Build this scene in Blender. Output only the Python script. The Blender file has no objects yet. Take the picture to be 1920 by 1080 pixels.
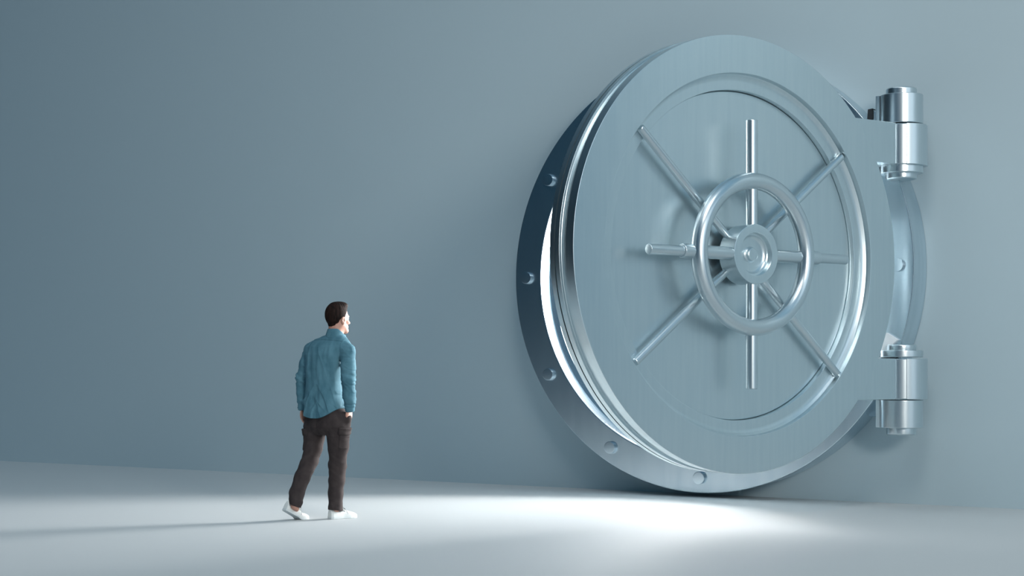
import bpy, bmesh, math
import numpy as np
from mathutils import Vector, Matrix

S = bpy.context.scene
COL = S.collection
PI = math.pi

# ------------------------------------------------------------------ camera
F_PX = 3103.35
Y_HOR = 688.39
CAM_H = 1.25
cam_d = bpy.data.cameras.new('camera')
cam = bpy.data.objects.new('camera', cam_d)
COL.objects.link(cam)
cam.location = (0, 0, CAM_H)
cam.rotation_euler = (PI / 2, 0, 0)
cam_d.sensor_width = 36
cam_d.lens = F_PX * 36 / 1920
cam_d.shift_y = (Y_HOR - 540) / 1920
cam_d.clip_end = 200
S.camera = cam

# ------------------------------------------------------------------ colour management
S.view_settings.view_transform = 'Standard'
S.view_settings.look = 'None'
S.view_settings.exposure = 0.0
S.view_settings.gamma = 1.0
S.view_settings.use_curve_mapping = False

# ------------------------------------------------------------------ world: dim studio with soft boxes
wd = bpy.data.worlds.new('studio')
S.world = wd
wd.use_nodes = True
wn = wd.node_tree
wn.nodes.clear()
w_out = wn.nodes.new('ShaderNodeOutputWorld')
w_bg = wn.nodes.new('ShaderNodeBackground')
w_tc = wn.nodes.new('ShaderNodeTexCoord')
wn.links.new(w_bg.outputs[0], w_out.inputs[0])
w_base = wn.nodes.new('ShaderNodeRGB')
w_base.outputs[0].default_value = (0.003, 0.011, 0.018, 1)
acc = w_base.outputs[0]
# direction, cos at edge, cos at full, colour
LOBES = [
    ((0.25, -0.55, 1.0), -0.25, 0.85, (0.016, 0.086, 0.152)),      # cool dome
    ((0.10, -0.25, 1.0), 0.55, 0.97, (0.16, 0.24, 0.29)),      # overhead box
    ((0.62, -0.75, 0.22), 0.91, 0.99, (0.80, 0.86, 0.89)),     # box behind the camera to the right
    ((-0.55, -0.2, 0.85), 0.93, 0.99, (1.3, 1.34, 1.36)),       # box high on the left
    ((1.0, -0.35, 0.05), 0.2, 1.0, (0.06, 0.11, 0.14)),         # broad cool fill from the right
]
for d_, c0, c1, colr in LOBES:
    v = Vector(d_).normalized()
    dot = wn.nodes.new('ShaderNodeVectorMath'); dot.operation = 'DOT_PRODUCT'
    wn.links.new(w_tc.outputs['Generated'], dot.inputs[0])
    dot.inputs[1].default_value = v
    mr = wn.nodes.new('ShaderNodeMapRange'); mr.interpolation_type = 'SMOOTHSTEP'
    mr.inputs['From Min'].default_value = c0
    mr.inputs['From Max'].default_value = c1
    wn.links.new(dot.outputs['Value'], mr.inputs['Value'])
    sc = wn.nodes.new('ShaderNodeVectorMath'); sc.operation = 'SCALE'
    sc.inputs[0].default_value = colr
    wn.links.new(mr.outputs['Result'], sc.inputs['Scale'])
    ad = wn.nodes.new('ShaderNodeVectorMath'); ad.operation = 'ADD'
    wn.links.new(acc, ad.inputs[0]); wn.links.new(sc.outputs[0], ad.inputs[1])
    acc = ad.outputs[0]
wn.links.new(acc, w_bg.inputs[0])
w_bg.inputs[1].default_value = 1.0

def area(name, loc, target, size, power, colr):
    l = bpy.data.lights.new(name, 'AREA')
    l.shape = 'DISK'; l.size = size; l.energy = power; l.color = colr
    o = bpy.data.objects.new(name, l); COL.objects.link(o)
    o.location = loc
    o.rotation_euler = (Vector(target) - Vector(loc)).to_track_quat('-Z', 'Y').to_euler()
    return o
area('studio_lamp', (5.6, -2.5, 5.4), (-0.5, 17.0, 2.2), 3.2, 820, (1.0, 0.95, 0.89))
area('added_wall_fill', (7.5, 8.5, 9.8), (9.5, 11.3, 5.5), 1.5, 90, (1.0, 0.96, 0.92)).data.spread = math.radians(100)  # added lamp: brightens unseen wall so the door's top reflects lighter
def in_wall(s_, n_, z_):
    c, s = math.cos(-0.58693), math.sin(-0.58693)
    return (2.0192 + s_ * c + n_ * s, 16.2012 + s_ * s - n_ * c, z_)
vl = area('vault_throw_fill', in_wall(2.4, -4.5, 2.8), in_wall(-4.9, 4.6, 0.2), 3.4, 960, (1.0, 0.985, 0.97))  # added beside the glowing panel to carry vault light across the left floor
vl.data.spread = math.radians(110)
area('overhead_lamp', (1.0, 6.5, 10.5), (1.0, 17.5, 3.0), 4.0, 340, (1.0, 0.96, 0.91))

# ------------------------------------------------------------------ helpers
def rgb(r, g, b):
    f = lambda c: (c / 255 / 12.92) if c <= 10.3 else ((c / 255 + 0.055) / 1.055) ** 2.4
    return (f(r), f(g), f(b), 1)

def mat(name, colr, rough=0.5, metal=0.0, spec=0.5):
    m = bpy.data.materials.new(name); m.use_nodes = True
    b = m.node_tree.nodes['Principled BSDF']
    b.inputs['Base Color'].default_value = colr
    b.inputs['Roughness'].default_value = rough
    b.inputs['Metallic'].default_value = metal
    b.inputs['Specular IOR Level'].default_value = spec
    return m, m.node_tree, b

def noise_mix(nt, b, c1, c2, scale, stretch=(1, 1, 1), detail=4, lo=0.35, hi=0.65, inp='Base Color', coords='Object'):
    tc = nt.nodes.new('ShaderNodeTexCoord'); mp = nt.nodes.new('ShaderNodeMapping')
    mp.inputs['Scale'].default_value = stretch
    nt.links.new(tc.outputs[coords], mp.inputs[0])
    n = nt.nodes.new('ShaderNodeTexNoise'); n.inputs['Scale'].default_value = scale; n.inputs['Detail'].default_value = detail
    nt.links.new(mp.outputs[0], n.inputs['Vector'])
    r = nt.nodes.new('ShaderNodeValToRGB')
    r.color_ramp.elements[0].position = lo; r.color_ramp.elements[1].position = hi
    r.color_ramp.elements[0].color = c1; r.color_ramp.elements[1].color = c2
    nt.links.new(n.outputs['Fac'], r.inputs[0])
    nt.links.new(r.outputs[0], b.inputs[inp])
    return n, r

M = {}
M['wall'], nt, b = mat('painted_wall', (0.43, 0.535, 0.58, 1), 0.75, 0, 0.2)
M['floor'], nt, b = mat('pale_floor', (0.52, 0.545, 0.55, 1), 0.6, 0, 0.25)
# brushed steel of the door face
M['steel'], nt, b = mat('brushed_steel', (0.62, 0.68, 0.71, 1), 0.3, 1.0)
noise_mix(nt, b, (0.64, 0.735, 0.77, 1), (0.67, 0.76, 0.79, 1), 3.0, (9, 9, 0.55), 6)
noise_mix(nt, b, (0.31, 0.31, 0.31, 1), (0.33, 0.33, 0.33, 1), 5.0, (14, 14, 0.6), 3, inp='Roughness')
M['polished'], nt, b = mat('satin_steel', (0.66, 0.735, 0.765, 1), 0.29, 1.0)
M['frame'], nt, b = mat('frame_steel', (0.60, 0.67, 0.71, 1), 0.27, 1.0)
noise_mix(nt, b, (0.60, 0.70, 0.76, 1), (0.67, 0.765, 0.82, 1), 2.0, (5, 5, 0.7), 7)
M['groove'], nt, b = mat('dark_gap', (0.02, 0.025, 0.03, 1), 0.6, 0.3)
M['lining'], nt, b = mat('vault_lit_plate', (0.8, 0.82, 0.84, 1), 0.5)  # pale colour stands in for vault light falling on the lower hinge plate
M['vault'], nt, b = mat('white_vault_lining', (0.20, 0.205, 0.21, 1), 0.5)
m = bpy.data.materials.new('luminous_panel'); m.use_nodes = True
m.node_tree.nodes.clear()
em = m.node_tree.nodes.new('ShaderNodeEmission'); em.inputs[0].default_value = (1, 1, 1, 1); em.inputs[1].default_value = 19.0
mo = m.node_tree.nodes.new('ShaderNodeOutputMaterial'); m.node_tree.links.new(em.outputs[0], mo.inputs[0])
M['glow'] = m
M['skin'], nt, b = mat('skin', rgb(188, 140, 122), 0.5)
b.inputs['Subsurface Weight'].default_value = 0.15
b.inputs['Subsurface Radius'].default_value = (0.01, 0.004, 0.002)
M['hair'], nt, b = mat('dark_brown_hair', (0.018, 0.009, 0.007, 1), 0.75, 0, 0.15)
noise_mix(nt, b, (0.005, 0.0025, 0.002, 1), (0.020, 0.009, 0.0065, 1), 60, (1, 1, 0.3))
M['denim'], nt, b = mat('teal_denim', (0.07, 0.24, 0.33, 1), 0.8, 0, 0.2)
noise_mix(nt, b, (0.056, 0.148, 0.195, 1), (0.092, 0.210, 0.265, 1), 14, (1, 1, 0.6), 8)
M['denim_dark'], nt, b = mat('denim_seam', (0.045, 0.17, 0.24, 1), 0.85, 0, 0.2)
M['cargo'], nt, b = mat('brown_cotton', (0.055, 0.042, 0.042, 1), 0.85, 0, 0.2)
noise_mix(nt, b, (0.033, 0.0255, 0.0255, 1), (0.050, 0.039, 0.038, 1), 18, (1, 1, 0.7), 8)
M['shoe'], nt, b = mat('white_canvas', (0.72, 0.74, 0.72, 1), 0.6)
M['sole'], nt, b = mat('white_rubber', (0.62, 0.66, 0.66, 1), 0.55)
M['lace'], nt, b = mat('pale_lace', (0.5, 0.52, 0.52, 1), 0.8)
M['white_eye'], nt, b = mat('eye_white', (0.8, 0.78, 0.75, 1), 0.25)
M['lip'], nt, b = mat('lip', rgb(170, 105, 95), 0.5)

def link(name, me, material, parent=None, loc=None):
    o = bpy.data.objects.new(name, me)
    COL.objects.link(o)
    if material in ('steel', 'polished', 'frame'):
        wm = o.modifiers.new('weighted_normal', 'WEIGHTED_NORMAL'); wm.mode = 'FACE_AREA'; wm.weight = 100; wm.keep_sharp = True
    if material: me.materials.append(M[material])
    if parent: o.parent = parent
    if loc is not None: o.location = loc
    return o

def empty(name, loc, rotz=0, parent=None):
    o = bpy.data.objects.new(name, None); COL.objects.link(o)
    o.location = loc; o.rotation_euler = (0, 0, rotz); o.empty_display_size = 0.2
    if parent: o.parent = parent
    return o

def smooth(me, ang=32):
    for p in me.polygons: p.use_smooth = True
    if ang: me.set_sharp_from_angle(angle=math.radians(ang))
    return me

def mesh_of(name, V, Fc):
    me = bpy.data.meshes.new(name); me.from_pydata([tuple(v) for v in V], [], Fc); me.update()
    return me

def fix(me):
    bm = bmesh.new(); bm.from_mesh(me)
    bmesh.ops.remove_doubles(bm, verts=bm.verts, dist=1e-6)
    bmesh.ops.recalc_face_normals(bm, faces=bm.faces)
    bm.to_mesh(me); bm.free(); return me

def lathe(name, prof, n=192, axis='Y', closed=False, arc=(0, 2 * PI)):
    """prof: (radius, t). axis Y: t outward = -y (door/frame normal). axis Z: t = z."""
    V = []; Fc = []; full = abs(arc[1] - arc[0] - 2 * PI) < 1e-6
    m_ = n if full else n + 1
    for i in range(m_):
        a_ = arc[0] + (arc[1] - arc[0]) * i / n
        c, s = math.cos(a_), math.sin(a_)
        for r, t in prof:
            V.append((r * c, -t, r * s) if axis == 'Y' else (r * c, r * s, t))
    k = len(prof)
    for i in range(n):
        j = (i + 1) % m_
        for q in range(k if closed else k - 1):
            q2 = (q + 1) % k
            Fc.append((i * k + q, j * k + q, j * k + q2, i * k + q2))
    if not full and closed:
        Fc.append(tuple(range(k))); Fc.append(tuple((m_ - 1) * k + q for q in range(k)))
    me = mesh_of(name, V, Fc)
    return smooth(fix(me), 28)

def bev(r0, t0, r1, t1, e=0.006):
    pass

def tube(name, p0, p1, r, n=32, e=0.006, r2=None):
    """cylinder with rounded rims between two points"""
    p0 = Vector(p0); p1 = Vector(p1); r2 = r if r2 is None else r2
    L = (p1 - p0).length; q = (p1 - p0).to_track_quat('Z', 'Y')
    prof = [(0, 0), (r - e, 0), (r - e * 0.3, e * 0.3), (r, e), (r2, L - e), (r2 - e * 0.3, L - e * 0.3), (r2 - e, L), (0, L)]
    V = []; Fc = []; k = len(prof)
    for i in range(n):
        a_ = 2 * PI * i / n
        for rr, t in prof:
            V.append(q @ Vector((rr * math.cos(a_), rr * math.sin(a_), t)) + p0)
    for i in range(n):
        j = (i + 1) % n
        for w_ in range(k - 1): Fc.append((i * k + w_, j * k + w_, j * k + w_ + 1, i * k + w_ + 1))
    return smooth(fix(mesh_of(name, V, Fc)), 50)

def prism(name, poly, z0, z1, bevel=0.008):
    """vertical prism over a 2D outline (x,y)"""
    n = len(poly)
    V = [(x, y, z0) for x, y in poly] + [(x, y, z1) for x, y in poly]
    Fc = [tuple(range(n))[::-1], tuple(range(n, 2 * n))] + [(i, (i + 1) % n, n + (i + 1) % n, n + i) for i in range(n)]
    me = fix(mesh_of(name, V, Fc))
    if bevel:
        bm = bmesh.new(); bm.from_mesh(me)
        es = [e_ for e_ in bm.edges if e_.calc_face_angle(0) > 0.6]
        bmesh.ops.bevel(bm, geom=es, offset=bevel, segments=3, affect='EDGES', profile=0.6)
        bm.to_mesh(me); bm.free()
    return smooth(me, 35)

def box(name, x0, x1, y0, y1, z0, z1, bevel=0.008):
    return prism(name, [(x0, y0), (x1, y0), (x1, y1), (x0, y1)], z0, z1, bevel)

# ------------------------------------------------------------------ places
ANG_W = -0.58693      # wall runs back to the left
ANG_D = 0.62197       # the opened door
RC = (2.0192, 16.2012)            # opening centre on the wall line
ZC = 2.1635                       # height of the opening's centre
DCX, DCY = 1.90841, 13.47767      # door centre on its face
HX, HY = 3.46809, 14.74343        # hinge axis
R_OPEN = 1.815
PANEL_TOP = 3.5

def at(X, Y, depth):
    return np.array([(X - 960) / F_PX * depth, depth, CAM_H - (Y - Y_HOR) / F_PX * depth])

# ------------------------------------------------------------------ floor, wall, vault lining
me = mesh_of('floor', [(-13, -12, 0), (30, -12, 0), (30, 30, 0), (-13, 30, 0)], [(0, 1, 2, 3)])
o = link('floor', me, 'floor'); o['kind'] = 'structure'

def wall_mesh():
    x0, x1, z0, z1, th = -17.5, 13.0, -ZC, 8.5, 0.45
    angs = [2 * PI * i / 160 for i in range(160)]
    for cx_, cz_ in ((x0, z0), (x1, z0), (x1, z1), (x0, z1)): angs.append(math.atan2(cz_, cx_) % (2 * PI))
    angs = sorted(set(angs)); n = len(angs); V = []
    for y in (0.0, th):
        for a_ in angs: V.append((R_OPEN * math.cos(a_), y, R_OPEN * math.sin(a_)))
        for a_ in angs:
            c, s = math.cos(a_), math.sin(a_); t = 1e9
            if c > 1e-9: t = min(t, x1 / c)
            if c < -1e-9: t = min(t, x0 / c)
            if s > 1e-9: t = min(t, z1 / s)
            if s < -1e-9: t = min(t, z0 / s)
            V.append((t * c, y, t * s))
    Fc = []
    for i in range(n):
        j = (i + 1) % n
        Fc += [(i, j, n + j, n + i), (2 * n + i, 2 * n + j, 3 * n + j, 3 * n + i), (i, j, 2 * n + j, 2 * n + i), (n + i, n + j, 3 * n + j, 3 * n + i)]
    return fix(mesh_of('wall_back', V, Fc))
wall = link('wall_back', wall_mesh(), 'wall'); wall.location = (RC[0], RC[1], ZC); wall.rotation_euler = (0, 0, ANG_W)
wall['kind'] = 'structure'
# white room behind the opening
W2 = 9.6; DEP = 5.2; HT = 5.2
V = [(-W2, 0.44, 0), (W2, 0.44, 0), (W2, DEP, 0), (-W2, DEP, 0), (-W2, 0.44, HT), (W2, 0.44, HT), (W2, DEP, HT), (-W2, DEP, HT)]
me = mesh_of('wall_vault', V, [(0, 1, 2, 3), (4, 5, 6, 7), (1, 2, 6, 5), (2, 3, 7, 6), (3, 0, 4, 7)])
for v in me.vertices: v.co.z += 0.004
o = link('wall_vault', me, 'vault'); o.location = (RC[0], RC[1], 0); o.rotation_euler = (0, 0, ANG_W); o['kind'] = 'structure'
# luminous panel standing along the back of the vault
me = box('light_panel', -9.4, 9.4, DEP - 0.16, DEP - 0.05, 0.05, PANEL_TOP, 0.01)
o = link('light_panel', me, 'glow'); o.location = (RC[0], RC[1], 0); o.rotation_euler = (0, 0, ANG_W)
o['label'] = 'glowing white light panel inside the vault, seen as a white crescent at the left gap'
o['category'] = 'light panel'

# ------------------------------------------------------------------ vault frame (ring on the wall)
fr = empty('vault_frame', (RC[0], RC[1], 0), ANG_W)
fr['label'] = 'thick round steel vault frame with bolts fixed to the blue grey wall around the opening'
fr['category'] = 'door frame'
PR = 0.388; RO = 2.122
ring = lathe('ring', [(RO - 0.02, 0.003), (RO, PR - 0.01), (RO - 0.003, PR - 0.003), (RO - 0.01, PR), (R_OPEN + 0.012, PR), (R_OPEN + 0.003, PR - 0.004), (R_OPEN, PR - 0.012),
                     (R_OPEN, 0.22), (R_OPEN - 0.05, 0.20), (R_OPEN - 0.05, 0.10), (R_OPEN - 0.06, 0.09), (R_OPEN - 0.06, -0.30), (R_OPEN - 0.001, -0.30), (R_OPEN - 0.001, 0.003)], 256, closed=True)
link('ring', ring, 'frame', fr, (0, 0, ZC))
bolt = lathe('bolt', [(0, 0.036), (0.055, 0.036), (0.0590, 0.035), (0.060, 0.032), (0.060, 0.0), (0.068, -0.001), (0.068, -0.006)], 40)
for i in range(12):
    a_ = PI / 6 * i
    if i == 0: first = o = link('bolt', bolt, 'frame', fr)
    else: o = first.copy(); COL.objects.link(o)
    o.location = (1.975 * math.cos(a_), -PR, ZC + 1.975 * math.sin(a_))
# fixed hinge blocks, in the frame's own axes (x along wall, -y outward)
def to_frame(x, y):
    v = Vector((x - RC[0], y - RC[1])); c, s = math.cos(-ANG_W), math.sin(-ANG_W)
    return v.x * c - v.y * s, v.x * s + v.y * c
hx, hy = to_frame(HX, HY)
def block_outline(r, L, h0, h1, n=40):
    """round barrel with a flat lug running back along the wall"""
    pts = []
    a0 = PI - math.asin(h1 / r); a1 = -PI + math.asin(h0 / r)
    for i in range(n + 1):
        a_ = a0 + (a1 - a0) * i / n
        pts.append((hx + r * math.cos(a_), hy + r * math.sin(a_)))
    pts += [(hx - L, hy - h0), (hx - L, hy + h1)]
    return pts
def hinge_block(name, z0, z1, L=0.20, r=0.19, h0=0.105, h1=0.18):
    return link(name, prism(name, block_outline(r, L, h0, h1), z0, z1, 0.007), 'polished', fr)
hinge_block('hinge_block', 3.408, 3.668)
hinge_block('hinge_block', 2.972, 3.05)
hinge_block('hinge_block', 1.338, 1.398, L=0.19)
hinge_block('hinge_block', 0.712, 0.958)
for z0, z1, r in ((3.60, 3.730, 0.136), (2.920, 3.00, 0.136), (1.39, 1.452, 0.130), (0.648, 0.73, 0.130)):
    link('hinge_pin', tube('hinge_pin', (hx, hy, z0), (hx, hy, z1), r, 64, 0.012), 'polished', fr)
# brackets carrying the hinge blocks on the wall side of the ring
def bracket(z0, z1, x0=1.50):
    link('hinge_bracket', prism('hinge_bracket', [(x0, 0.0), (x0, -0.20), (hx - 0.19, hy + 0.02), (hx - 0.12, hy + 0.16), (hx - 0.05, 0.0)], z0, z1, 0.008), 'frame', fr)
bracket(3.06, 3.545, 1.62)
bracket(0.80, 1.555, 1.62)
def plate(name, poly, n0, n1, material):
    k = len(poly)
    V_ = [(x, -n0, ZC + z) for x, z in poly] + [(x, -n1, ZC + z) for x, z in poly]
    F_ = [tuple(range(k)), tuple(range(k, 2 * k))[::-1]] + [(i, (i + 1) % k, k + (i + 1) % k, k + i) for i in range(k)]
    return link(name, smooth(fix(mesh_of(name, V_, F_)), 20), material, fr)
plate('hinge_plate', [(1.80, -0.62), (1.885, -0.605), (1.985, -0.67), (1.91, -0.73), (1.99, -0.86), (1.99, -1.0), (1.80, -1.0)], 0.37, 0.43, 'lining')
plate('hinge_plate', [(1.62, 1.20), (1.88, 1.20), (1.79, 1.36), (1.755, 1.40), (1.70, 1.30)], 0.30, 0.42, 'frame')
plate('dark_slot', [(1.70, 1.27), (1.74, 1.29), (1.755, 1.325), (1.755, 1.41), (1.712, 1.405)], 0.37, 0.44, 'groove')  # added solid plate, coloured near-black to draw a dark slot

# ------------------------------------------------------------------ vault door
dr = empty('vault_door', (DCX, DCY, 0), ANG_D)
dr['label'] = 'huge round brushed steel vault door standing ajar with a spoked handwheel'
dr['category'] = 'vault door'
Rd = 1.782; Ri = 1.475; Rp = 1.349; dCh = -0.077; dPn = -0.128
prof = [(Rp, dPn - 0.02), (Rp, dCh - 0.006), (Rp + 0.002, dCh - 0.002), (Rp + 0.006, dCh)]
# channel floor with a cove up to the outer wall
for t in range(0, 7):
    a_ = t / 6 * PI / 2 * 0.55
    prof.append((Ri - 0.055 + 0.060 * math.sin(a_), dCh + 0.060 * (1 - math.cos(a_))))
prof += [(Ri - 0.001, dCh + 0.026), (Ri, -0.007), (Ri + 0.002, -0.002), (Ri + 0.007, 0.0),
         (Rd - 0.006, 0), (Rd - 0.001, -0.002), (Rd, -0.006), (Rd, -0.093), (Rd - 0.004, -0.098)]
# rounded groove
prof += [(Rd - 0.018, -0.0985), (Rd - 0.022, -0.100), (Rd - 0.024, -0.105), (Rd - 0.024, -0.166), (Rd - 0.022, -0.1715), (Rd - 0.018, -0.174), (Rd - 0.003, -0.1745)]
prof += [(Rd, -0.176), (Rd, -0.226), (Rd - 0.03, -0.2265), (Rd - 0.03, -0.2405), (Rd, -0.241), (Rd, -0.293), (Rd - 0.005, -0.298),
         (1.56, -0.298), (1.55, -0.30), (1.53, -0.44), (1.52, -0.45), (0, -0.45)]
link('door_slab', lathe('door_slab', prof, 320), 'steel', dr, (0, 0, ZC))
link('inner_panel', lathe('inner_panel', [(0, dPn), (Rp - 0.014, dPn), (Rp - 0.006, dPn - 0.003), (Rp - 0.001, dPn - 0.012), (Rp - 0.001, dPn - 0.03)], 256), 'steel', dr, (0, 0, ZC))
# locking rods
for (u, v) in ((-1.329, 1.166), (1.418, 1.092), (1.394, -1.224), (-1.395, -1.072)):
    u *= 0.8196; v *= 0.8196; L = math.hypot(u, v)
    y = -0.047
    link('locking_rod', tube('locking_rod', (u * 0.10 / L, -y, ZC + v * 0.10 / L), (u, -y, ZC + v), 0.033, 32, 0.012), 'polished', dr)
# straps + knuckles
c, s = math.cos(-ANG_D), math.sin(-ANG_D)
kx = (HX - DCX) * c - (HY - DCY) * s; ky = (HX - DCX) * s + (HY - DCY) * c      # hinge axis in door axes
for z0, z1 in ((ZC + 0.871, ZC + 1.231), (ZC - 1.197, ZC - 0.838)):
    u0 = math.sqrt(Rd ** 2 - max(abs(z0 - ZC), abs(z1 - ZC)) ** 2) - 0.05
    pts = [(u0, 0.001), (kx - 0.215, 0.001)]
    for i in range(7):
        a_ = PI / 2 * i / 6
        pts.append((kx - 0.215 + 0.018 * math.sin(a_), 0.001 + 0.018 * (1 - math.cos(a_))))
    pts += [(kx - 0.197, 0.24), (u0, 0.24)]
    st = link('hinge_strap', prism('hinge_strap', pts, z0, z1, 0.004), 'steel', dr)
    link('knuckle', lathe('knuckle', [(0, z0 + 0.002), (0.208, z0 + 0.002), (0.214, z0 + 0.008), (0.214, z1 - 0.008), (0.208, z1 - 0.002), (0, z1 - 0.002)], 64, 'Z'), 'polished', st, (kx, ky, 0))
    # raised sleeve wrapping the right side of the knuckle
    sl = lathe('sleeve', [(0.205, z0), (0.224, z0), (0.228, z0 + 0.004), (0.228, z1 - 0.004), (0.224, z1), (0.205, z1)], 48, 'Z', True, (math.radians(-90 - 35.6 - 1), math.radians(60)))
    link('sleeve', sl, 'polished', st, (kx, ky, 0))

# handwheel
WO = 0.091; Rw = 0.593; rt = 0.067
V = []; Fc = []; n1, n2 = 160, 40
for i in range(n1):
    A = 2 * PI * i / n1
    for j in range(n2):
        B = 2 * PI * j / n2; r = Rw + rt * math.cos(B)
        V.append((r * math.cos(A), -WO - rt * math.sin(B), ZC + r * math.sin(A)))
for i in range(n1):
    for j in range(n2):
        i2, j2 = (i + 1) % n1, (j + 1) % n2
        Fc.append((i * n2 + j, i2 * n2 + j, i2 * n2 + j2, i * n2 + j2))
hw = link('handwheel', smooth(fix(mesh_of('handwheel', V, Fc)), 0), 'polished', dr)
SO = 0.062
for sgn in (1, -1):
    link('spoke', tube('spoke', (0, -SO, ZC + sgn * 0.205), (0, -SO, ZC + sgn * 1.092), 0.048, 40, 0.007), 'polished', hw)
    link('spoke', tube('spoke', (sgn * 0.205, -SO, ZC), (sgn * 0.585, -SO, ZC), 0.0535, 40, 0.014), 'polished', hw)
    link('collar', tube('collar', (sgn * 0.58, -SO, ZC), (sgn * 0.755, -SO, ZC), 0.0575, 40, 0.008), 'polished', hw)
    link('grip', tube('grip', (sgn * 0.72, -SO, ZC), (sgn * 1.098, -SO, ZC), 0.0415, 40, 0.007), 'polished', hw)
hub = lathe('hub', [(0, 0.045), (0.125, 0.045), (0.140, 0.050), (0.152, 0.060), (0.156, 0.066), (0.170, 0.068), (0.173, 0.070), (0.173, 0.112), (0.176, 0.116),
                    (0.236, 0.116), (0.241, 0.114), (0.243, 0.109), (0.243, -0.060), (0.238, -0.064), (0.09, -0.064), (0.09, -0.128)], 128)
hb = link('hub', hub, 'polished', hw, (0, 0, ZC))
hb.data.materials.clear(); hb.data.materials.append(M['steel'])
link('hub_button', lathe('hub_button', [(0, 0.082), (0.047, 0.082), (0.052, 0.079), (0.054, 0.074), (0.054, 0.056), (0.058, 0.052), (0.066, 0.046), (0.066, 0.044)], 48), 'steel', hw, (0, 0, ZC))

# ================================================================== the person
# signed distance fields on a grid, meshed with surface nets
class Field:
    def __init__(s, lo, hi, h):
        s.lo = np.array(lo, np.float32); s.h = h
        s.n = np.ceil((np.array(hi) - s.lo) / h).astype(int) + 1
        s.D = np.full(tuple(s.n), 0.2, np.float32)
        s.ax = [s.lo[i] + h * np.arange(s.n[i], dtype=np.float32) for i in range(3)]
    def sl(s, lo, hi):
        a_ = np.clip(np.floor((np.array(lo) - s.lo) / s.h).astype(int), 0, s.n)
        b_ = np.clip(np.ceil((np.array(hi) - s.lo) / s.h).astype(int) + 1, 0, s.n)
        return tuple(slice(a_[i], b_[i]) for i in range(3))
    def pts(s, q):
        return s.ax[0][q[0]][:, None, None], s.ax[1][q[1]][None, :, None], s.ax[2][q[2]][None, None, :]
    def add(s, f, lo, hi, k=0.02, op='u'):
        m_ = k + 0.03
        q = s.sl(np.array(lo) - m_, np.array(hi) + m_)
        if any(x.stop <= x.start for x in q): return
        d = f(*s.pts(q)).astype(np.float32); a_ = s.D[q]
        if op == 'u': h_ = np.maximum(k - np.abs(a_ - d), 0) / k; s.D[q] = np.minimum(a_, d) - h_ * h_ * k * 0.25
        elif op == 's': h_ = np.maximum(k - np.abs(a_ + d), 0) / k; s.D[q] = np.maximum(a_, -d) + h_ * h_ * k * 0.25
    def cone(s, a_, b_, ra, rb, k=0.02, e=None, es=1.0, op='u'):
        a_ = np.array(a_, float); b_ = np.array(b_, float); r = max(ra, rb) * max(1, es)
        s.add(lambda x, y, z: cone_d(x, y, z, a_, b_, ra, rb, e, es), np.minimum(a_, b_) - r, np.maximum(a_, b_) + r, k, op)
    def chain(s, P, Rr, k=0.02, e=None, es=1.0):
        for i in range(len(P) - 1): s.cone(P[i], P[i + 1], Rr[i], Rr[i + 1], k, e, es)
    def ell(s, c_, rad, B=None, k=0.02, op='u'):
        c_ = np.array(c_, float); B = np.eye(3) if B is None else B; R_ = max(rad)
        s.add(lambda x, y, z: ell_d(x, y, z, c_, rad, B), c_ - R_, c_ + R_, k, op)
    def mesh(s, name):
        V_, F_ = nets(s.D); V_ = V_ * s.h + s.lo
        return grid_mesh(name, V_, F_)

def cone_d(x, y, z, a_, b_, ra, rb, e=None, es=1.0):
    ab = b_ - a_; L2 = ab @ ab
    px, py, pz = x - a_[0], y - a_[1], z - a_[2]
    t = np.clip((px * ab[0] + py * ab[1] + pz * ab[2]) / L2, 0, 1)
    qx, qy, qz = px - t * ab[0], py - t * ab[1], pz - t * ab[2]
    r = ra + (rb - ra) * t
    l2 = qx * qx + qy * qy + qz * qz
    if e is not None:
        qe = qx * e[0] + qy * e[1] + qz * e[2]
        l2 = l2 + qe * qe * (1 / es ** 2 - 1)
    return (np.sqrt(np.maximum(l2, 1e-12)) - r) * min(1, es)

def ell_d(x, y, z, c_, rad, B):
    px, py, pz = x - c_[0], y - c_[1], z - c_[2]
    q = [(px * B[i][0] + py * B[i][1] + pz * B[i][2]) for i in range(3)]
    k0 = np.sqrt(sum((q[i] / rad[i]) ** 2 for i in range(3)))
    k1 = np.sqrt(sum((q[i] / rad[i] ** 2) ** 2 for i in range(3)))
    return k0 * (k0 - 1) / np.maximum(k1, 1e-6)

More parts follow.
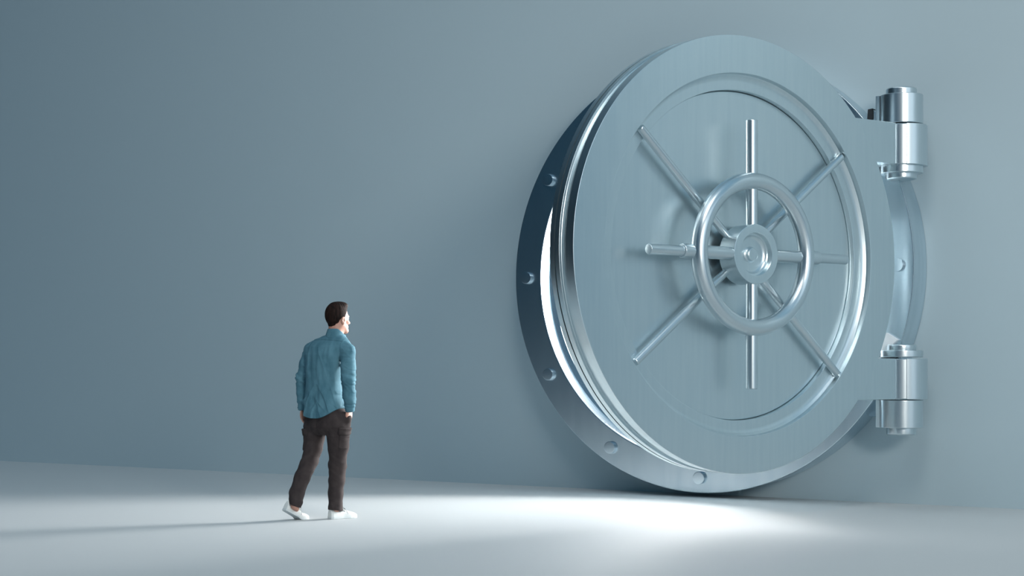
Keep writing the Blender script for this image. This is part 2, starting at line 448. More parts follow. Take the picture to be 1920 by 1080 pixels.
def nets(D):
    nx, ny, nz = D.shape
    ins = D < 0
    cnt = np.zeros((nx - 1, ny - 1, nz - 1), np.int8)
    for i in (0, 1):
        for j in (0, 1):
            for k in (0, 1): cnt += ins[i:nx - 1 + i, j:ny - 1 + j, k:nz - 1 + k]
    act = (cnt > 0) & (cnt < 8)
    I, J, K = np.nonzero(act)
    idx = np.full(act.shape, -1, np.int32); idx[I, J, K] = np.arange(len(I))
    P = np.zeros((len(I), 3)); C = np.zeros(len(I))
    for ax in range(3):
        for o1 in (0, 1):
            for o2 in (0, 1):
                of = [0, 0, 0]; oth = [q for q in range(3) if q != ax]; of[oth[0]] = o1; of[oth[1]] = o2
                of2 = list(of); of2[ax] = 1
                d0 = D[I + of[0], J + of[1], K + of[2]]; d1 = D[I + of2[0], J + of2[1], K + of2[2]]
                m_ = (d0 < 0) != (d1 < 0)
                t = np.where(m_, d0 / np.where(m_, d0 - d1, 1), 0)
                p = np.stack([I + of[0], J + of[1], K + of[2]], 1).astype(float); p[:, ax] += t
                P[m_] += p[m_]; C[m_] += 1
    P /= C[:, None]
    Q = []
    for ax in range(3):
        s0 = [slice(None)] * 3; s1 = [slice(None)] * 3; s0[ax] = slice(0, -1); s1[ax] = slice(1, None)
        ch = ins[tuple(s0)] != ins[tuple(s1)]
        e = np.stack(np.nonzero(ch), 1)
        o1, o2 = [(1, 2), (2, 0), (0, 1)][ax]
        ok = (e[:, o1] > 0) & (e[:, o2] > 0) & (e[:, o1] < D.shape[o1] - 1) & (e[:, o2] < D.shape[o2] - 1)
        e = e[ok]; pos = ins[tuple(s0)][e[:, 0], e[:, 1], e[:, 2]]
        def cell(a1, a2):
            c_ = e.copy(); c_[:, o1] -= a1; c_[:, o2] -= a2
            return idx[c_[:, 0], c_[:, 1], c_[:, 2]]
        q = np.stack([cell(1, 1), cell(0, 1), cell(0, 0), cell(1, 0)], 1)
        q[~pos] = q[~pos][:, ::-1]
        Q.append(q)
    return P, np.concatenate(Q)

def grid_mesh(name, V_, F_):
    me = bpy.data.meshes.new(name)
    me.vertices.add(len(V_)); me.vertices.foreach_set('co', np.asarray(V_, np.float32).ravel())
    me.loops.add(F_.size); me.loops.foreach_set('vertex_index', F_.astype(np.int32).ravel())
    me.polygons.add(len(F_)); me.polygons.foreach_set('loop_start', np.arange(0, F_.size, 4, dtype=np.int32))
    me.polygons.foreach_set('loop_total', np.full(len(F_), 4, np.int32))
    me.polygons.foreach_set('use_smooth', np.ones(len(F_), bool))
    me.update(calc_edges=True); me.validate()
    return me

rng = np.random.RandomState(7)
LAT = rng.rand(32, 32, 32).astype(np.float32) * 2 - 1
def vnoise(x, y, z):
    x, y, z = np.broadcast_arrays(x, y, z)
    xi, yi, zi = [np.floor(c_).astype(int) for c_ in (x, y, z)]
    fx, fy, fz = x - xi, y - yi, z - zi
    fx, fy, fz = [f_ * f_ * (3 - 2 * f_) for f_ in (fx, fy, fz)]
    r = 0
    for i in (0, 1):
        for j in (0, 1):
            for k in (0, 1):
                r = r + LAT[(xi + i) % 32, (yi + j) % 32, (zi + k) % 32] * (fx if i else 1 - fx) * (fy if j else 1 - fy) * (fz if k else 1 - fz)
    return r

def displace(fl, fn, band=0.025):
    I = np.nonzero(np.abs(fl.D) < band)
    x, y, z = fl.ax[0][I[0]], fl.ax[1][I[1]], fl.ax[2][I[2]]
    fl.D[I] -= fn(x, y, z).astype(np.float32)

Y0 = 13.66
def J(px, py, dd=0.0): return at(px, py, Y0 + dd)
def zof(py, dd=0.0): return J(960, py, dd)[2]
def yaw(deg):
    a_ = math.radians(deg); return np.array([math.sin(a_), math.cos(a_), 0.0]), np.array([math.cos(a_), -math.sin(a_), 0.0])
Ft, Rt = yaw(30)      # torso
Fp, Rp_ = yaw(38)     # pelvis
Fh, Rh = yaw(50)      # head
UP = np.array([0, 0, 1.0])
LO = (-2.0, 13.3, -0.02); HI = (-1.25, 14.0, 1.83)

# --- key joints, in the pose of the photo
HEAD = J(633, 597, 0.03)
NECK0 = J(626, 640, 0.0); NECK1 = HEAD + Fh * -0.012 - UP * 0.07
SHL = J(583, 657, 0.10); ELL = J(567.5, 709, 0.12); WRL = J(567.5, 764, 0.10)
SHR = J(652, 659, -0.10); ELR = J(653.5, 712, -0.16); WRR = J(656, 766, -0.12)
HIPL = J(590, 800, 0.06); KNL = J(580.5, 864, 0.03); ANL = J(553, 944, -0.18)
HIPR = J(633, 800, -0.07); KNR = J(633, 872, -0.02); ANR = J(628.5, 947, -0.03)

def loft_d(x, y, z, st, ft, rt_):
    """st rows: z, cx, cy, a, b ; elliptical stack along z"""
    st = np.array(sorted(st)); zz = st[:, 0]
    cx_ = np.interp(z, zz, st[:, 1]); cy_ = np.interp(z, zz, st[:, 2]); A_ = np.interp(z, zz, st[:, 3]); B_ = np.interp(z, zz, st[:, 4])
    u = (x - cx_) * rt_[0] + (y - cy_) * rt_[1]; v = (x - cx_) * ft[0] + (y - cy_) * ft[1]
    p = 2.4
    k0 = ((np.abs(u) / A_) ** p + (np.abs(v) / B_) ** p) ** (1 / p)
    d = (k0 - 1) * np.minimum(A_, B_)
    return np.maximum(d, np.maximum(zz[0] - z, z - zz[-1]))

TORSO = []
for py, px, hw_, b_ in ((628, 630, 15, .062), (634, 624, 24, .075), (640, 620, 32, .088), (650, 615, 36.5, .104), (665, 611, 36, .116), (690, 607.5, 34, .118),
                       (715, 606.5, 32.5, .112), (740, 607, 34, .112), (762, 610, 38, .122), (775, 611, 41, .136), (790, 611.5, 42, .138)):
    hw_m = hw_ / 227; a_ = math.sqrt(max(hw_m ** 2 - (b_ * 0.5) ** 2, 0.03 ** 2)) / math.cos(math.radians(30))
    c_ = J(px, py, 0.0); TORSO.append((c_[2], c_[0], c_[1], a_, b_))

person = empty('person', (-1.55, 13.66, 0))
person['label'] = 'person walking in teal denim shirt, brown cargo trousers and white shoes, facing the vault'
person['category'] = 'person'
def pchild(name, me, material, parent=person):
    o = link(name, me, material)
    o.parent = parent; o.matrix_parent_inverse = Matrix.Translation((1.55, -13.66, 0)) if parent is person else Matrix.Translation((0, 0, 0))
    return o

# --- hands
def hand(fl, wr, dn, pn, sp, curl, k=0.008):
    """wr wrist, dn pointing direction, pn palm normal, sp towards the thumb side"""
    wr = np.array(wr); dn, pn, sp = [v / np.linalg.norm(v) for v in (dn, pn, sp)]
    B = np.array([dn, sp, pn])
    fl.ell(wr + dn * 0.05, (0.055, 0.041, 0.0165), B, 0.01)
    fl.ell(wr + dn * 0.035 + sp * 0.018 + pn * 0.006, (0.036, 0.020, 0.016), B, 0.01)
    for off, L, r in ((0.029, 0.070, .0088), (0.010, 0.079, .0090), (-0.009, 0.073, .0085), (-0.027, 0.057, .0076)):
        p = wr + dn * (0.088 - 0.25 * abs(off - 0.005)) + sp * off; d_ = dn.copy()
        for seg, (fr_, cu) in enumerate(((0.45, curl), (0.30, curl * 1.3), (0.25, curl))):
            d2 = d_ * math.cos(cu) + pn * math.sin(cu) if seg == 0 else None
            if d2 is None:
                nrm = np.cross(sp, d_); nrm /= np.linalg.norm(nrm)
                if nrm @ pn < 0 and seg == 1: nrm = -nrm
                d2 = d_ * math.cos(cu) + nrm * math.sin(cu) * (1 if nrm @ (pn - dn * 0.3) > 0 else -1)
            d_ = d2 / np.linalg.norm(d2)
            e = p + d_ * L * fr_
            fl.cone(p, e, r * (1 - 0.06 * seg), r * (1 - 0.06 * (seg + 1)), 0.004)
            p = e
    t0 = wr + dn * 0.02 + sp * 0.025 + pn * 0.008; t1 = t0 + dn * 0.030 + sp * 0.020 + pn * 0.012; t2 = t1 + dn * 0.030 + sp * 0.008 + pn * 0.006; t3 = t2 + dn * 0.024 + pn * 0.006
    fl.chain([t0, t1, t2, t3], [0.013, 0.0115, 0.0100, 0.0085], 0.006)

# --- body
bd = Field(LO, HI, 0.0036)
BH = np.array([Rh, Fh, UP])
def H(x, y, z): return HEAD + Rh * x + Fh * y + UP * z
bd.ell(H(0, -0.008, 0.030), (0.073, 0.094, 0.096), BH)
bd.ell(H(0, 0.030, -0.030), (0.060, 0.066, 0.085), BH, 0.03)
bd.cone(H(-0.045, 0.005, -0.055), H(-0.012, 0.072, -0.102), 0.018, 0.016, 0.035)
bd.cone(H(0.045, 0.005, -0.055), H(0.012, 0.072, -0.102), 0.018, 0.016, 0.035)
bd.ell(H(0, 0.083, -0.104), (0.020, 0.015, 0.015), BH, 0.02)
bd.cone(H(0, 0.088, 0.005), H(0, 0.112, -0.036), 0.007, 0.0115, 0.014)       # nose
bd.ell(H(-0.011, 0.098, -0.040), (0.008, 0.010, 0.007), BH, 0.006); bd.ell(H(0.011, 0.098, -0.040), (0.008, 0.010, 0.007), BH, 0.006)
bd.cone(H(-0.035, 0.080, 0.016), H(0.035, 0.080, 0.016), 0.009, 0.009, 0.016)  # brow
for sg in (-1, 1):
    bd.ell(H(sg * 0.031, 0.096, -0.002), (0.015, 0.012, 0.009), BH, 0.010, 's')   # eye socket
    bd.ell(H(sg * 0.042, 0.066, -0.030), (0.018, 0.018, 0.014), BH, 0.018)          # cheekbone
    # ear: shell with rim
    bd.ell(H(sg * 0.079, 0.002, -0.018), (0.010, 0.019, 0.032), BH, 0.006)
    bd.ell(H(sg * 0.090, 0.006, -0.014), (0.009, 0.010, 0.018), BH, 0.005, 's')
    bd.ell(H(sg * 0.079, 0.004, -0.043), (0.006, 0.009, 0.011), BH, 0.006)
bd.ell(H(0, 0.092, -0.066), (0.024, 0.010, 0.005), BH, 0.006)       # upper lip
bd.ell(H(0, 0.091, -0.077), (0.021, 0.010, 0.006), BH, 0.006)       # lower lip
bd.ell(H(0, 0.106, -0.0715), (0.024, 0.010, 0.0022), BH, 0.003, 's')
bd.chain([NECK0 - UP * 0.02, H(0, -0.020, -0.095), H(0, -0.012, -0.03)], [0.062, 0.053, 0.055], 0.03)
bd.add(lambda x, y, z: loft_d(x, y, z, [(a_, b_, c_, d_ * 0.86, e_ * 0.86) for a_, b_, c_, d_, e_ in TORSO if a_ > zof(770)], Ft, Rt), (-1.85, 13.4, 0.75), (-1.3, 13.9, 1.55), 0.03)
bd.chain([NECK0 - UP * 0.03, SHL], [0.05, 0.046], 0.04); bd.chain([NECK0 - UP * 0.03, SHR], [0.05, 0.046], 0.04)
bd.chain([SHL, ELL, WRL], [0.046, 0.036, 0.026], 0.02); bd.chain([SHR, ELR, WRR], [0.046, 0.036, 0.026], 0.02)
PC = J(611, 798, 0.0)
bd.ell(PC + UP * 0.03, (0.135, 0.095, 0.075), np.array([Rp_, Fp, UP]), 0.04)
bd.chain([HIPL, KNL, ANL - UP * 0.02], [0.072, 0.050, 0.031], 0.03); bd.chain([HIPR, KNR, ANR - UP * 0.03], [0.072, 0.050, 0.031], 0.03)
FOOTR_F = yaw(46)[0]; FOOTL_F = yaw(41)[0]
bd.cone(ANR - UP * 0.03, ANR - UP * 0.055 + FOOTR_F * 0.03, 0.028, 0.018, 0.02)
bd.cone(ANL - UP * 0.02, ANL - UP * 0.05 + FOOTL_F * 0.02, 0.028, 0.018, 0.02)
hand(bd, WRL + UP * -0.008, np.array([0.10, 0.03, -1.0]), Rt, Ft, 0.30)
hand(bd, WRR + UP * -0.01, np.array([-0.22, 0.28, -1.0]), -Rt, Ft, 0.15)
body = pchild('body', bd.mesh('body'), 'skin')
del bd

# eyes
for sg in (-1, 1):
    bm = bmesh.new(); bmesh.ops.create_uvsphere(bm, u_segments=16, v_segments=12, radius=0.0115)
    me = bpy.data.meshes.new('eye'); bm.to_mesh(me); bm.free(); smooth(me, 0)
    me.transform(Matrix.Translation(H(sg * 0.031, 0.078, -0.002))); pchild('eye', me, 'white_eye')

# --- hair
hf = Field(HEAD - 0.16, HEAD + np.array([0.16, 0.16, 0.18]), 0.0026)
def hair_fn(x, y, z):
    px, py, pz = x - HEAD[0], y - HEAD[1], z - HEAD[2]
    u = px * Rh[0] + py * Rh[1]; v = px * Fh[0] + py * Fh[1]; w_ = pz + 0 * u
    d = ell_d(x, y, z, H(0, -0.011, 0.030), (0.083, 0.103, 0.108), BH)
    d = np.minimum(d, ell_d(x, y, z, H(0, -0.026, -0.028), (0.058, 0.062, 0.073), BH))
    d2 = ell_d(x, y, z, H(0, 0.045, 0.108), (0.052, 0.045, 0.026), BH)
    k_ = 0.03; h_ = np.maximum(k_ - np.abs(d - d2), 0) / k_; d = np.minimum(d, d2) - h_ * h_ * k_ * 0.25
    line = np.interp(w_, [-0.12, -0.085, -0.06, -0.03, -0.008, 0.004, 0.018, 0.035, 0.055, 0.075, 0.10, 0.2],
                     [-0.060, -0.045, -0.034, -0.024, -0.020, 0.016, 0.030, 0.040, 0.052, 0.072, 0.100, 0.14])
    cut = (v - line) * 0.7
    cut = np.maximum(cut, -0.094 - w_ - 0.15 * np.abs(u))
    k_ = 0.012; h_ = np.maximum(k_ - np.abs(d - cut), 0) / k_
    return np.maximum(d, cut) + h_ * h_ * k_ * 0.25
hf.add(hair_fn, HEAD - 0.2, HEAD + 0.2)
def hair_n(x, y, z):
    px, py, pz = x - HEAD[0], y - HEAD[1], z - HEAD[2]
    u = px * Rh[0] + py * Rh[1]; v = px * Fh[0] + py * Fh[1]
    az = np.arctan2(u, v + 0.02)
    return 0.0012 * vnoise(az * 16, pz * 14, u * 0 + 3) + 0.0012 * vnoise(az * 34, pz * 22, v * 20)
displace(hf, hair_n)
pchild('hair', hf.mesh('hair'), 'hair')

# --- shirt
sf = Field((-1.86, 13.35, 0.80), (-1.26, 14.0, 1.62), 0.0036)
sf.add(lambda x, y, z: loft_d(x, y, z, TORSO, Ft, Rt), (-1.85, 13.4, 0.78), (-1.3, 13.95, 1.56), 0.02)
sf.chain([J(622, 642, 0.0), SHL + np.array([0.0, 0, 0.004])], [0.058, 0.054], 0.05)
sf.chain([J(634, 642, 0.0), SHR + np.array([-0.0, 0, 0.004])], [0.058, 0.056], 0.05)
sf.chain([SHL, (SHL + ELL) / 2 + np.array([-0.004, 0, 0]), ELL, (ELL + WRL) / 2, WRL + UP * 0.012], [0.056, 0.055, 0.050, 0.047, 0.040], 0.022)
sf.chain([SHR, (SHR + ELR) / 2, ELR, (ELR + WRR) / 2, WRR + UP * 0.012], [0.060, 0.058, 0.054, 0.050, 0.042], 0.022)
ZB = zof(784)
def hem(x, y, z):
    u = (x - J(606, 780)[0]) * Rt[0] + (y - Y0) * Rt[1]
    return (ZB + np.where(u > 0, 0.082, 0.036) * np.minimum((u / 0.19) ** 2, 1.2)) - z
def torso_only(x, y, z):
    return np.minimum(np.maximum(hem(x, y, z), 0), 1)
def shirt_cut():
    q = sf.sl((-3, 10, 0.7), (0, 20, 0.97)); X, Y, Z_ = sf.pts(q)
    armd = np.minimum(cone_d(X, Y, Z_, ELL, WRL + UP * 0.012, 0.060, 0.056), cone_d(X, Y, Z_, ELR, WRR + UP * 0.012, 0.062, 0.058))
    hcut = np.where(armd < 0, -1, hem(X, Y, Z_))
    sf.D[q] = np.maximum(sf.D[q], hcut)
    # open sleeve ends
    for wr, el in ((WRL, ELL), (WRR, ELR)):
        n_ = (wr - el) / np.linalg.norm(wr - el); e_ = wr + n_ * 0.022
        pl = (X - e_[0]) * n_[0] + (Y - e_[1]) * n_[1] + (Z_ - e_[2]) * n_[2]
        near = np.sqrt((X - wr[0]) ** 2 + (Y - wr[1]) ** 2 + (Z_ - wr[2]) ** 2) < 0.075
        tor = loft_d(X, Y, Z_, TORSO, Ft, Rt) > 0.004
        sf.D[q] = np.where(near & tor, np.maximum(sf.D[q], pl), sf.D[q])
ct = J(608, 700)
def shirt_n(x, y, z):
    u = (x - ct[0]) * Rt[0] + (y - ct[1]) * Rt[1]; v = (x - ct[0]) * Ft[0] + (y - ct[1]) * Ft[1]
    P3 = np.stack([x, y, z], -1)
    def ad(a_, b_):
        ab = b_ - a_; t = np.clip(((P3 - a_) @ ab) / (ab @ ab), -0.1, 1.1)
        return np.linalg.norm(P3 - a_ - t[:, None] * ab, axis=1), t
    dl1, tl1 = ad(SHL, ELL); dl2, tl2 = ad(ELL, WRL); dr1, tr1 = ad(SHR, ELR); dr2, tr2 = ad(ELR, WRR)
    arm = np.minimum(np.minimum(dl1, dl2), np.minimum(dr1, dr2)) < 0.075
    back = (~arm) * 1.0
    # vertical folds down the back, stronger below the yoke and at the waist
    wz = np.clip((zof(640) - z) / 0.10, 0, 1)
    f = 0.0050 * vnoise(u * 26 + (z - 1.1) * 3, z * 3.5, v * 2 + 5) * wz + 0.0026 * vnoise(u * 52, z * 8 + 9, v * 4)
    rg = lambda n_: (1 - np.abs(n_)) ** 3
    f += 0.0060 * rg(vnoise(u * 13 + (z - 1.1) * 5 * np.sign(u), z * 3.2 + 2, v * 2 + 15) * 1.6) * wz
    f += 0.0075 * rg(vnoise((z * 15 + np.abs(u - 0.02) * 16), u * 4 + 7, v * 3) * 1.6) * np.exp(-((z - zof(752)) / 0.08) ** 2)
    # diagonal drag lines on the lower back
    f += 0.0055 * vnoise((z + u * 0.8) * 20, u * 5, v * 3 + 11) * np.exp(-((z - zof(748)) / 0.075) ** 2)
    f += 0.0040 * vnoise((z - u * 1.3) * 24, u * 6 + 3, v * 3) * np.exp(-((z - zof(725)) / 0.06) ** 2)
    # pinch at the right waist
    f += 0.010 * np.exp(-((u - 0.095 + (z - zof(745)) * 0.4) / 0.018) ** 2) * np.exp(-((z - zof(740)) / 0.08) ** 2) * (v < 0)
    # yoke seam
    zy = zof(637.5) - 0.35 * u ** 2 + 0.00 * u
    f += (0.0030 * np.clip((z - zy) / 0.004, -1, 1) - 0.0035 * np.exp(-((z - zy) / 0.005) ** 2)) * (v < 0.05) * np.exp(-((z - zy) / 0.10) ** 2)
    # sleeves: ring wrinkles
    g = 0.0048 * vnoise(z * 36 + u * 14, u * 10, v * 12) + 0.0035 * vnoise(z * 70, u * 22 + 4, v * 16)
    g = g + 0.0065 * (1 - np.abs(vnoise(z * 22 + u * 18, u * 9 + 2, v * 9) * 1.5)) ** 3
    el_ = np.exp(-((z - ELL[2]) / 0.06) ** 2) + 0.8 * np.exp(-((z - WRL[2] - 0.045) / 0.045) ** 2) + 0.45
    g = g * el_
    # cuff seam and band
    cz = WRL[2] + 0.030
    g -= 0.004 * np.exp(-((z - cz) / 0.004) ** 2)
    # armhole seam
    f = np.where(arm, g, f)
    return f
displace(sf, shirt_n)
shirt_cut()
# hollow the neck so that it reads as cloth
sf.cone(J(628, 628, 0.0) - UP * 0.02, J(632, 600, 0.0), 0.056, 0.058, 0.004, op='s')
shirt = pchild('shirt', sf.mesh('shirt'), 'denim')
del sf
# collar
cf = Field((-1.62, 13.5, 1.48), (-1.32, 13.82, 1.64), 0.0026)
CB = J(629, 633, 0.0); CT = J(630, 616.5, 0.005)
def collar_fn(x, y, z):
    t = (z - CB[2]) / (CT[2] - CB[2])
    cx_ = CB[0] + t * (CT[0] - CB[0]); cy_ = CB[1] + t * (CT[1] - CB[1])
    fw, rw = yaw(40)
    u = (x - cx_) * rw[0] + (y - cy_) * rw[1]; v = (x - cx_) * fw[0] + (y - cy_) * fw[1]
    rr = np.sqrt((u / 0.93) ** 2 + v ** 2)
    az = np.arctan2(u, v)
    r0 = 0.088 - 0.022 * t
    d = np.abs(rr - r0) - 0.0045
    top = z - (CT[2] - 0.052 * np.clip((v * 0.75 + u * 0.55) / 0.065, 0, 1) ** 1.3)
    bot = (CB[2] - 0.006 - 0.030 * np.exp(-(az / 0.7) ** 2)) - z
    d = np.maximum(d, np.maximum(top, bot))
    return np.maximum(d, (0.35 - np.abs(az)) * 0.06)
cf.add(collar_fn, (-2, 13, 1), (-1, 14, 2), 0.004)
pchild('collar', cf.mesh('collar'), 'denim')
# cuffs
for wr, el, r in ((WRL, ELL, 0.0395), (WRR, ELR, 0.0405)):
    n_ = (wr - el) / np.linalg.norm(wr - el)
    me = tube('cuff', wr - n_ * 0.030, wr + n_ * 0.026, r + 0.001, 40, 0.009, r - 0.001)
    pchild('cuff', me, 'denim')

# --- trousers
tf = Field((-1.95, 13.33, 0.04), (-1.27, 13.95, 0.95), 0.0038)
PEL = []
for py, px, hw_, b_ in ((764, 611, 33, .100), (772, 612, 36, .112), (784, 613, 40, .122), (800, 613, 43.5, .126), (806, 613, 42, .118), (815, 612.5, 38, .088)):
    hw_m = hw_ / 227; a_ = math.sqrt(max(hw_m ** 2 - (b_ * 0.6) ** 2, 0.03 ** 2)) / math.cos(math.radians(38))
    c_ = J(px, py, 0.0); PEL.append((c_[2], c_[0], c_[1], a_, b_))
tf.add(lambda x, y, z: loft_d(x, y, z, PEL, Fp, Rp_), (-1.8, 13.4, 0.68), (-1.3, 13.9, 0.95), 0.03)
RL = [HIPR, J(633.5, 820, -0.06), J(634.5, 838, -0.05), KNR, J(631, 900, -0.02), J(629.5, 925, -0.03), J(628.8, 957, -0.035)]
LL = [HIPL, J(589.5, 820, 0.06), J(587.5, 838, 0.05), KNL + np.array([0.0, 0, 0]), J(566.5, 896, -0.06), J(556.5, 924, -0.13), J(553.5, 947, -0.175)]
tf.chain(RL, [0.088, 0.089, 0.082, 0.070, 0.063, 0.058, 0.061], 0.025)
tf.chain(LL, [0.084, 0.083, 0.077, 0.073, 0.065, 0.056, 0.053], 0.018)
tf.chain([WRR - UP * 0.078 + np.array([-0.022, 0.015, 0]), WRR + np.array([-0.055, 0.05, -0.15])], [0.034, 0.034], 0.04)
def trouser_n(x, y, z):
    u = (x - PC[0]) * Rp_[0] + (y - PC[1]) * Rp_[1]; v = (x - PC[0]) * Fp[0] + (y - PC[1]) * Fp[1]
    right = (x > np.interp(z, [0, 0.3, 0.55, 0.8], [-1.62, -1.61, -1.575, -1.545]))
    sg = np.where(right, -1.0, 1.0)
    amp = 0.35 + 1.0 * np.exp(-((z - np.where(right, 0.42, 0.46)) / 0.09) ** 2) + 1.1 * np.exp(-((z - np.where(right, 0.12, 0.17)) / 0.07) ** 2) + 0.6 * np.exp(-((z - 0.70) / 0.06) ** 2)
    f = 0.0048 * vnoise((z + sg * u * 0.7) * 19 + right * 7, u * 6, v * 5) * amp
    f += 0.0040 * vnoise((z - sg * u * 0.9) * 34 + right * 3, u * 9 + 5, v * 8) * amp
    f += 0.0036 * vnoise(u * 22, z * 4, v * 8) * (z < 0.7)
    # centre back seam
    f -= 0.005 * np.exp(-(u / 0.004) ** 2) * (z > 0.70) * (v < 0)
    # side seam
    return f
displace(tf, trouser_n, 0.03)
# knee and hem creases
for p_, n_, r_ in ((J(632, 858, 0), J(1, 1), 0), ):
    pass
def cutleg(c_, n_, rad):
    q = tf.sl(c_ - 0.16, c_ + 0.16); X, Y, Z_ = tf.pts(q); n_ = n_ / np.linalg.norm(n_)
    pl = (X - c_[0]) * n_[0] + (Y - c_[1]) * n_[1] + (Z_ - c_[2]) * n_[2]
    near = np.sqrt((X - c_[0]) ** 2 + (Y - c_[1]) ** 2 + (Z_ - c_[2]) ** 2) < rad
    tf.D[q] = np.where(near, np.maximum(tf.D[q], pl), tf.D[q])
# slanting hems
cutleg(J(629, 957, -0.03), np.array([-0.10, -0.1, -1.0]), 0.13)
cutleg(J(553.5, 948, -0.17), np.array([-0.40, 0.0, -1.0]), 0.12)
base = tf.D.copy()
tro = pchild('trousers', tf.mesh('trousers'), 'cargo')
# cargo pockets: cloth lying on the outside of each thigh
def pocket(name, c_, side, fwd, w_, z0, z1, thick, par):
    d = base - thick
    q = tf.sl((c_[0] - 0.16, c_[1] - 0.16, z0 - 0.02), (c_[0] + 0.16, c_[1] + 0.16, z1 + 0.02))
    X, Y, Z_ = tf.pts(q)
    sl_ = (X - c_[0]) * fwd[0] + (Y - c_[1]) * fwd[1]; out = (X - c_[0]) * side[0] + (Y - c_[1]) * side[1]
    bx = np.maximum(np.maximum(np.abs(sl_) - w_, -out), np.maximum(z0 + 0.012 * (sl_ / w_) ** 4 - Z_, Z_ - z1))
    dd = d[q]; k_ = 0.010; h_ = np.maximum(k_ - np.abs(dd - bx), 0) / k_
    dd = np.maximum(dd, bx) + h_ * h_ * k_ * 0.25
    dd = np.maximum(dd, -(base[q] + 0.006))
    V_, F_ = nets(np.pad(dd, 1, constant_values=0.1)); off = np.array([q[i].start - 1 for i in range(3)])
    me = grid_mesh(name, (V_ + off) * tf.h + tf.lo, F_)
    return pchild(name, me, 'cargo', par)
rs = -yaw(0)[0]  # towards the camera
sideR = yaw(62)[1]; fwdR = yaw(62)[0]
cR = J(640, 820, -0.06)
pk = pocket('cargo_pocket', cR, sideR, fwdR, 0.054, zof(841), zof(808), 0.008, tro)
pocket('pocket_flap', cR, sideR, fwdR, 0.066, zof(815.5), zof(801), 0.015, tro)
sideL = -yaw(25)[1]; fwdL = yaw(25)[0]
cL = J(585, 822, 0.05)
pocket('cargo_pocket', cL, sideL, fwdL, 0.062, zof(846), zof(812), 0.008, tro)
pocket('pocket_flap', cL, sideL, fwdL, 0.066, zof(818), zof(804), 0.014, tro)
# back pocket welt on the left seat
del base, tf

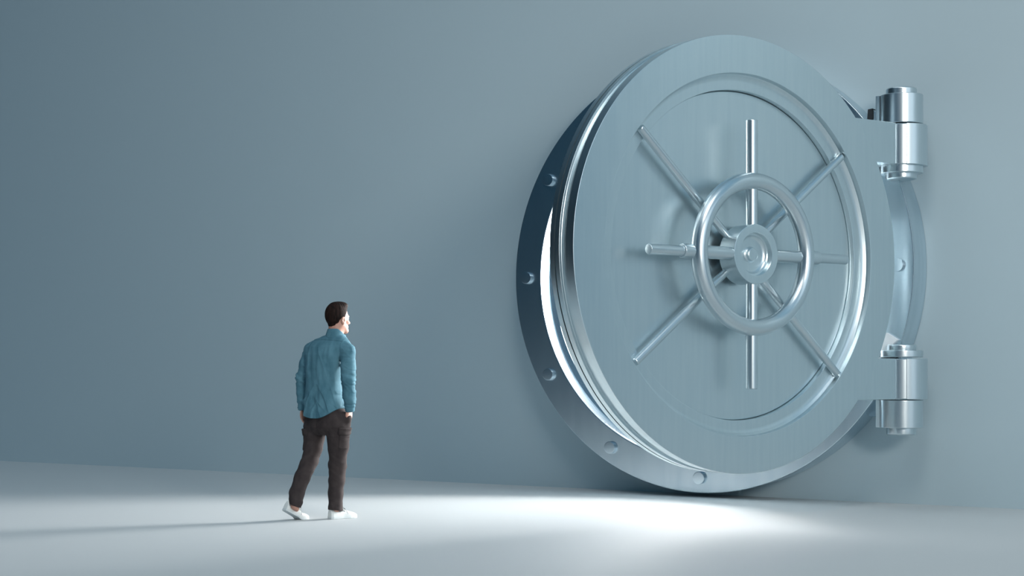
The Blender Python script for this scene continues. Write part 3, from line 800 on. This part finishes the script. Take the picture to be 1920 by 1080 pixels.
# --- shoes
def shoe(heel, fw, bend, name_par):
    """local: x forward from heel, y left, z up"""
    h_ = 0.0030; L = 0.272
    xs_ = np.linspace(-0.03, L + 0.03, 331)
    def smo(a_, b_, n_=29):
        v_ = np.interp(xs_, a_, b_); return np.convolve(np.pad(v_, n_ // 2, mode='edge'), np.ones(n_) / n_, 'valid')
    OW = smo([0, 0.010, 0.06, 0.12, 0.18, 0.22, 0.25, 0.268, L], [0.022, 0.033, 0.036, 0.038, 0.048, 0.047, 0.038, 0.022, 0.006], 21)
    OT = smo([-0.01, 0.0, 0.03, 0.07, 0.10, 0.14, 0.19, 0.24, L], [0.085, 0.088, 0.082, 0.070, 0.084, 0.078, 0.058, 0.046, 0.028])
    def outline(x):
        return np.interp(x, xs_, OW)
    fu = Field((-0.03, -0.07, -0.012), (L + 0.03, 0.07, 0.13), h_)
    def upper(x, y, z):
        w_ = outline(x); top = np.interp(x, xs_, OT)
        zz = np.clip((z - 0.022) / (top - 0.022), 0, 1.3)
        ww = w_ * np.sqrt(np.maximum(1.02 - 0.42 * zz ** 2, 0.05))
        k0 = np.sqrt((y / ww) ** 2 + (np.maximum(z - top * 0.55, 0) / (top * 0.45)) ** 2)
        d = (k0 - 1) * np.minimum(ww, 0.03)
        xe = np.maximum(-x, x - L) * 1.0
        return np.maximum(np.maximum(d, 0.016 - z), xe)
    fu.add(upper, (-0.1, -0.1, -0.1), (0.4, 0.1, 0.2), 0.004)
    fu.ell((0.052, 0, 0.112), (0.042, 0.025, 0.036), None, 0.008, 's')     # opening
    fs = Field((-0.03, -0.07, -0.012), (L + 0.03, 0.07, 0.05), h_)
    def sole(x, y, z):
        w_ = outline(x) + 0.0015
        d = np.abs(y) - w_
        d = np.maximum(d, np.maximum(-0.0015 - x, x - L - 0.0015))
        return np.maximum(d, np.maximum(-z, z - 0.020 - 0.003 * np.cos(x / L * PI)))
    fs.add(sole, (-0.1, -0.1, -0.1), (0.4, 0.1, 0.2), 0.004)
    left_ = np.array([-fw[1], fw[0], 0.0])
    def place(P_):
        P_ = np.array(P_, float); x = P_[:, 0].copy(); z = P_[:, 2].copy(); xb = 0.185
        if bend:
            t = np.clip((xb - x) / 0.05, 0, 1); ang = bend * t * t * (3 - 2 * t) * np.where(x < xb, 1, 0)
            dx = x - xb; x = np.where(x < xb, xb + dx * np.cos(ang) + z * np.sin(ang), x)
            z = np.where(P_[:, 0] < xb, -dx * np.sin(ang) + z * np.cos(ang), z)
        return heel + x[:, None] * fw + P_[:, 1][:, None] * left_ + z[:, None] * UP
    V_, F_ = nets(fu.D); sh = pchild('shoe', grid_mesh('shoe', place(V_ * h_ + fu.lo), F_), 'shoe')
    V_, F_ = nets(fs.D); pchild('sole', grid_mesh('sole', place(V_ * h_ + fs.lo), F_), 'sole', sh)
    # laces
    bm = bmesh.new()
    def strand(pts, r=0.0028):
        pts = place(np.array(pts)); ringv = []
        for i, p in enumerate(pts):
            d_ = pts[min(i + 1, len(pts) - 1)] - pts[max(i - 1, 0)]; qn = Vector(d_).to_track_quat('Z', 'Y')
            ringv.append([bm.verts.new(Vector(p) + qn @ Vector((r * math.cos(a_), r * math.sin(a_), 0))) for a_ in np.arange(6) * PI / 3])
        for a_, b_ in zip(ringv, ringv[1:]):
            for i in range(6): bm.faces.new((a_[i], a_[(i + 1) % 6], b_[(i + 1) % 6], b_[i]))
        bm.faces.new(ringv[0][::-1]); bm.faces.new(ringv[-1])
    for xx, zt in ((0.112, 0.083), (0.128, 0.080), (0.144, 0.075), (0.160, 0.069)):
        strand([(xx - 0.006, -0.026, zt - 0.012), (xx - 0.002, -0.014, zt), (xx, 0, zt + 0.004), (xx + 0.002, 0.014, zt), (xx + 0.006, 0.026, zt - 0.012)])
    for sg in (-1, 1):
        strand([(0.110, 0, 0.090), (0.118, sg * 0.018, 0.096), (0.135, sg * 0.034, 0.080), (0.128, sg * 0.036, 0.058), (0.115, sg * 0.022, 0.080), (0.110, 0, 0.090)], 0.0024)
        strand([(0.112, 0, 0.090), (0.130, sg * 0.016, 0.090), (0.150, sg * 0.036, 0.062), (0.158, sg * 0.044, 0.036)], 0.0024)
    me = bpy.data.meshes.new('laces'); bm.to_mesh(me); bm.free(); smooth(me, 0)
    pchild('laces', me, 'lace', sh)
fwR = yaw(47)[0]; fwL = yaw(43)[0]
heelR = np.array([-1.498, 13.595, 0.0]); shoe(heelR, fwR, 0, 'right')
toeL = np.array([-1.690, 13.640, 0.0]); shoe(toeL - fwL * 0.262, fwL, math.radians(27), 'left')
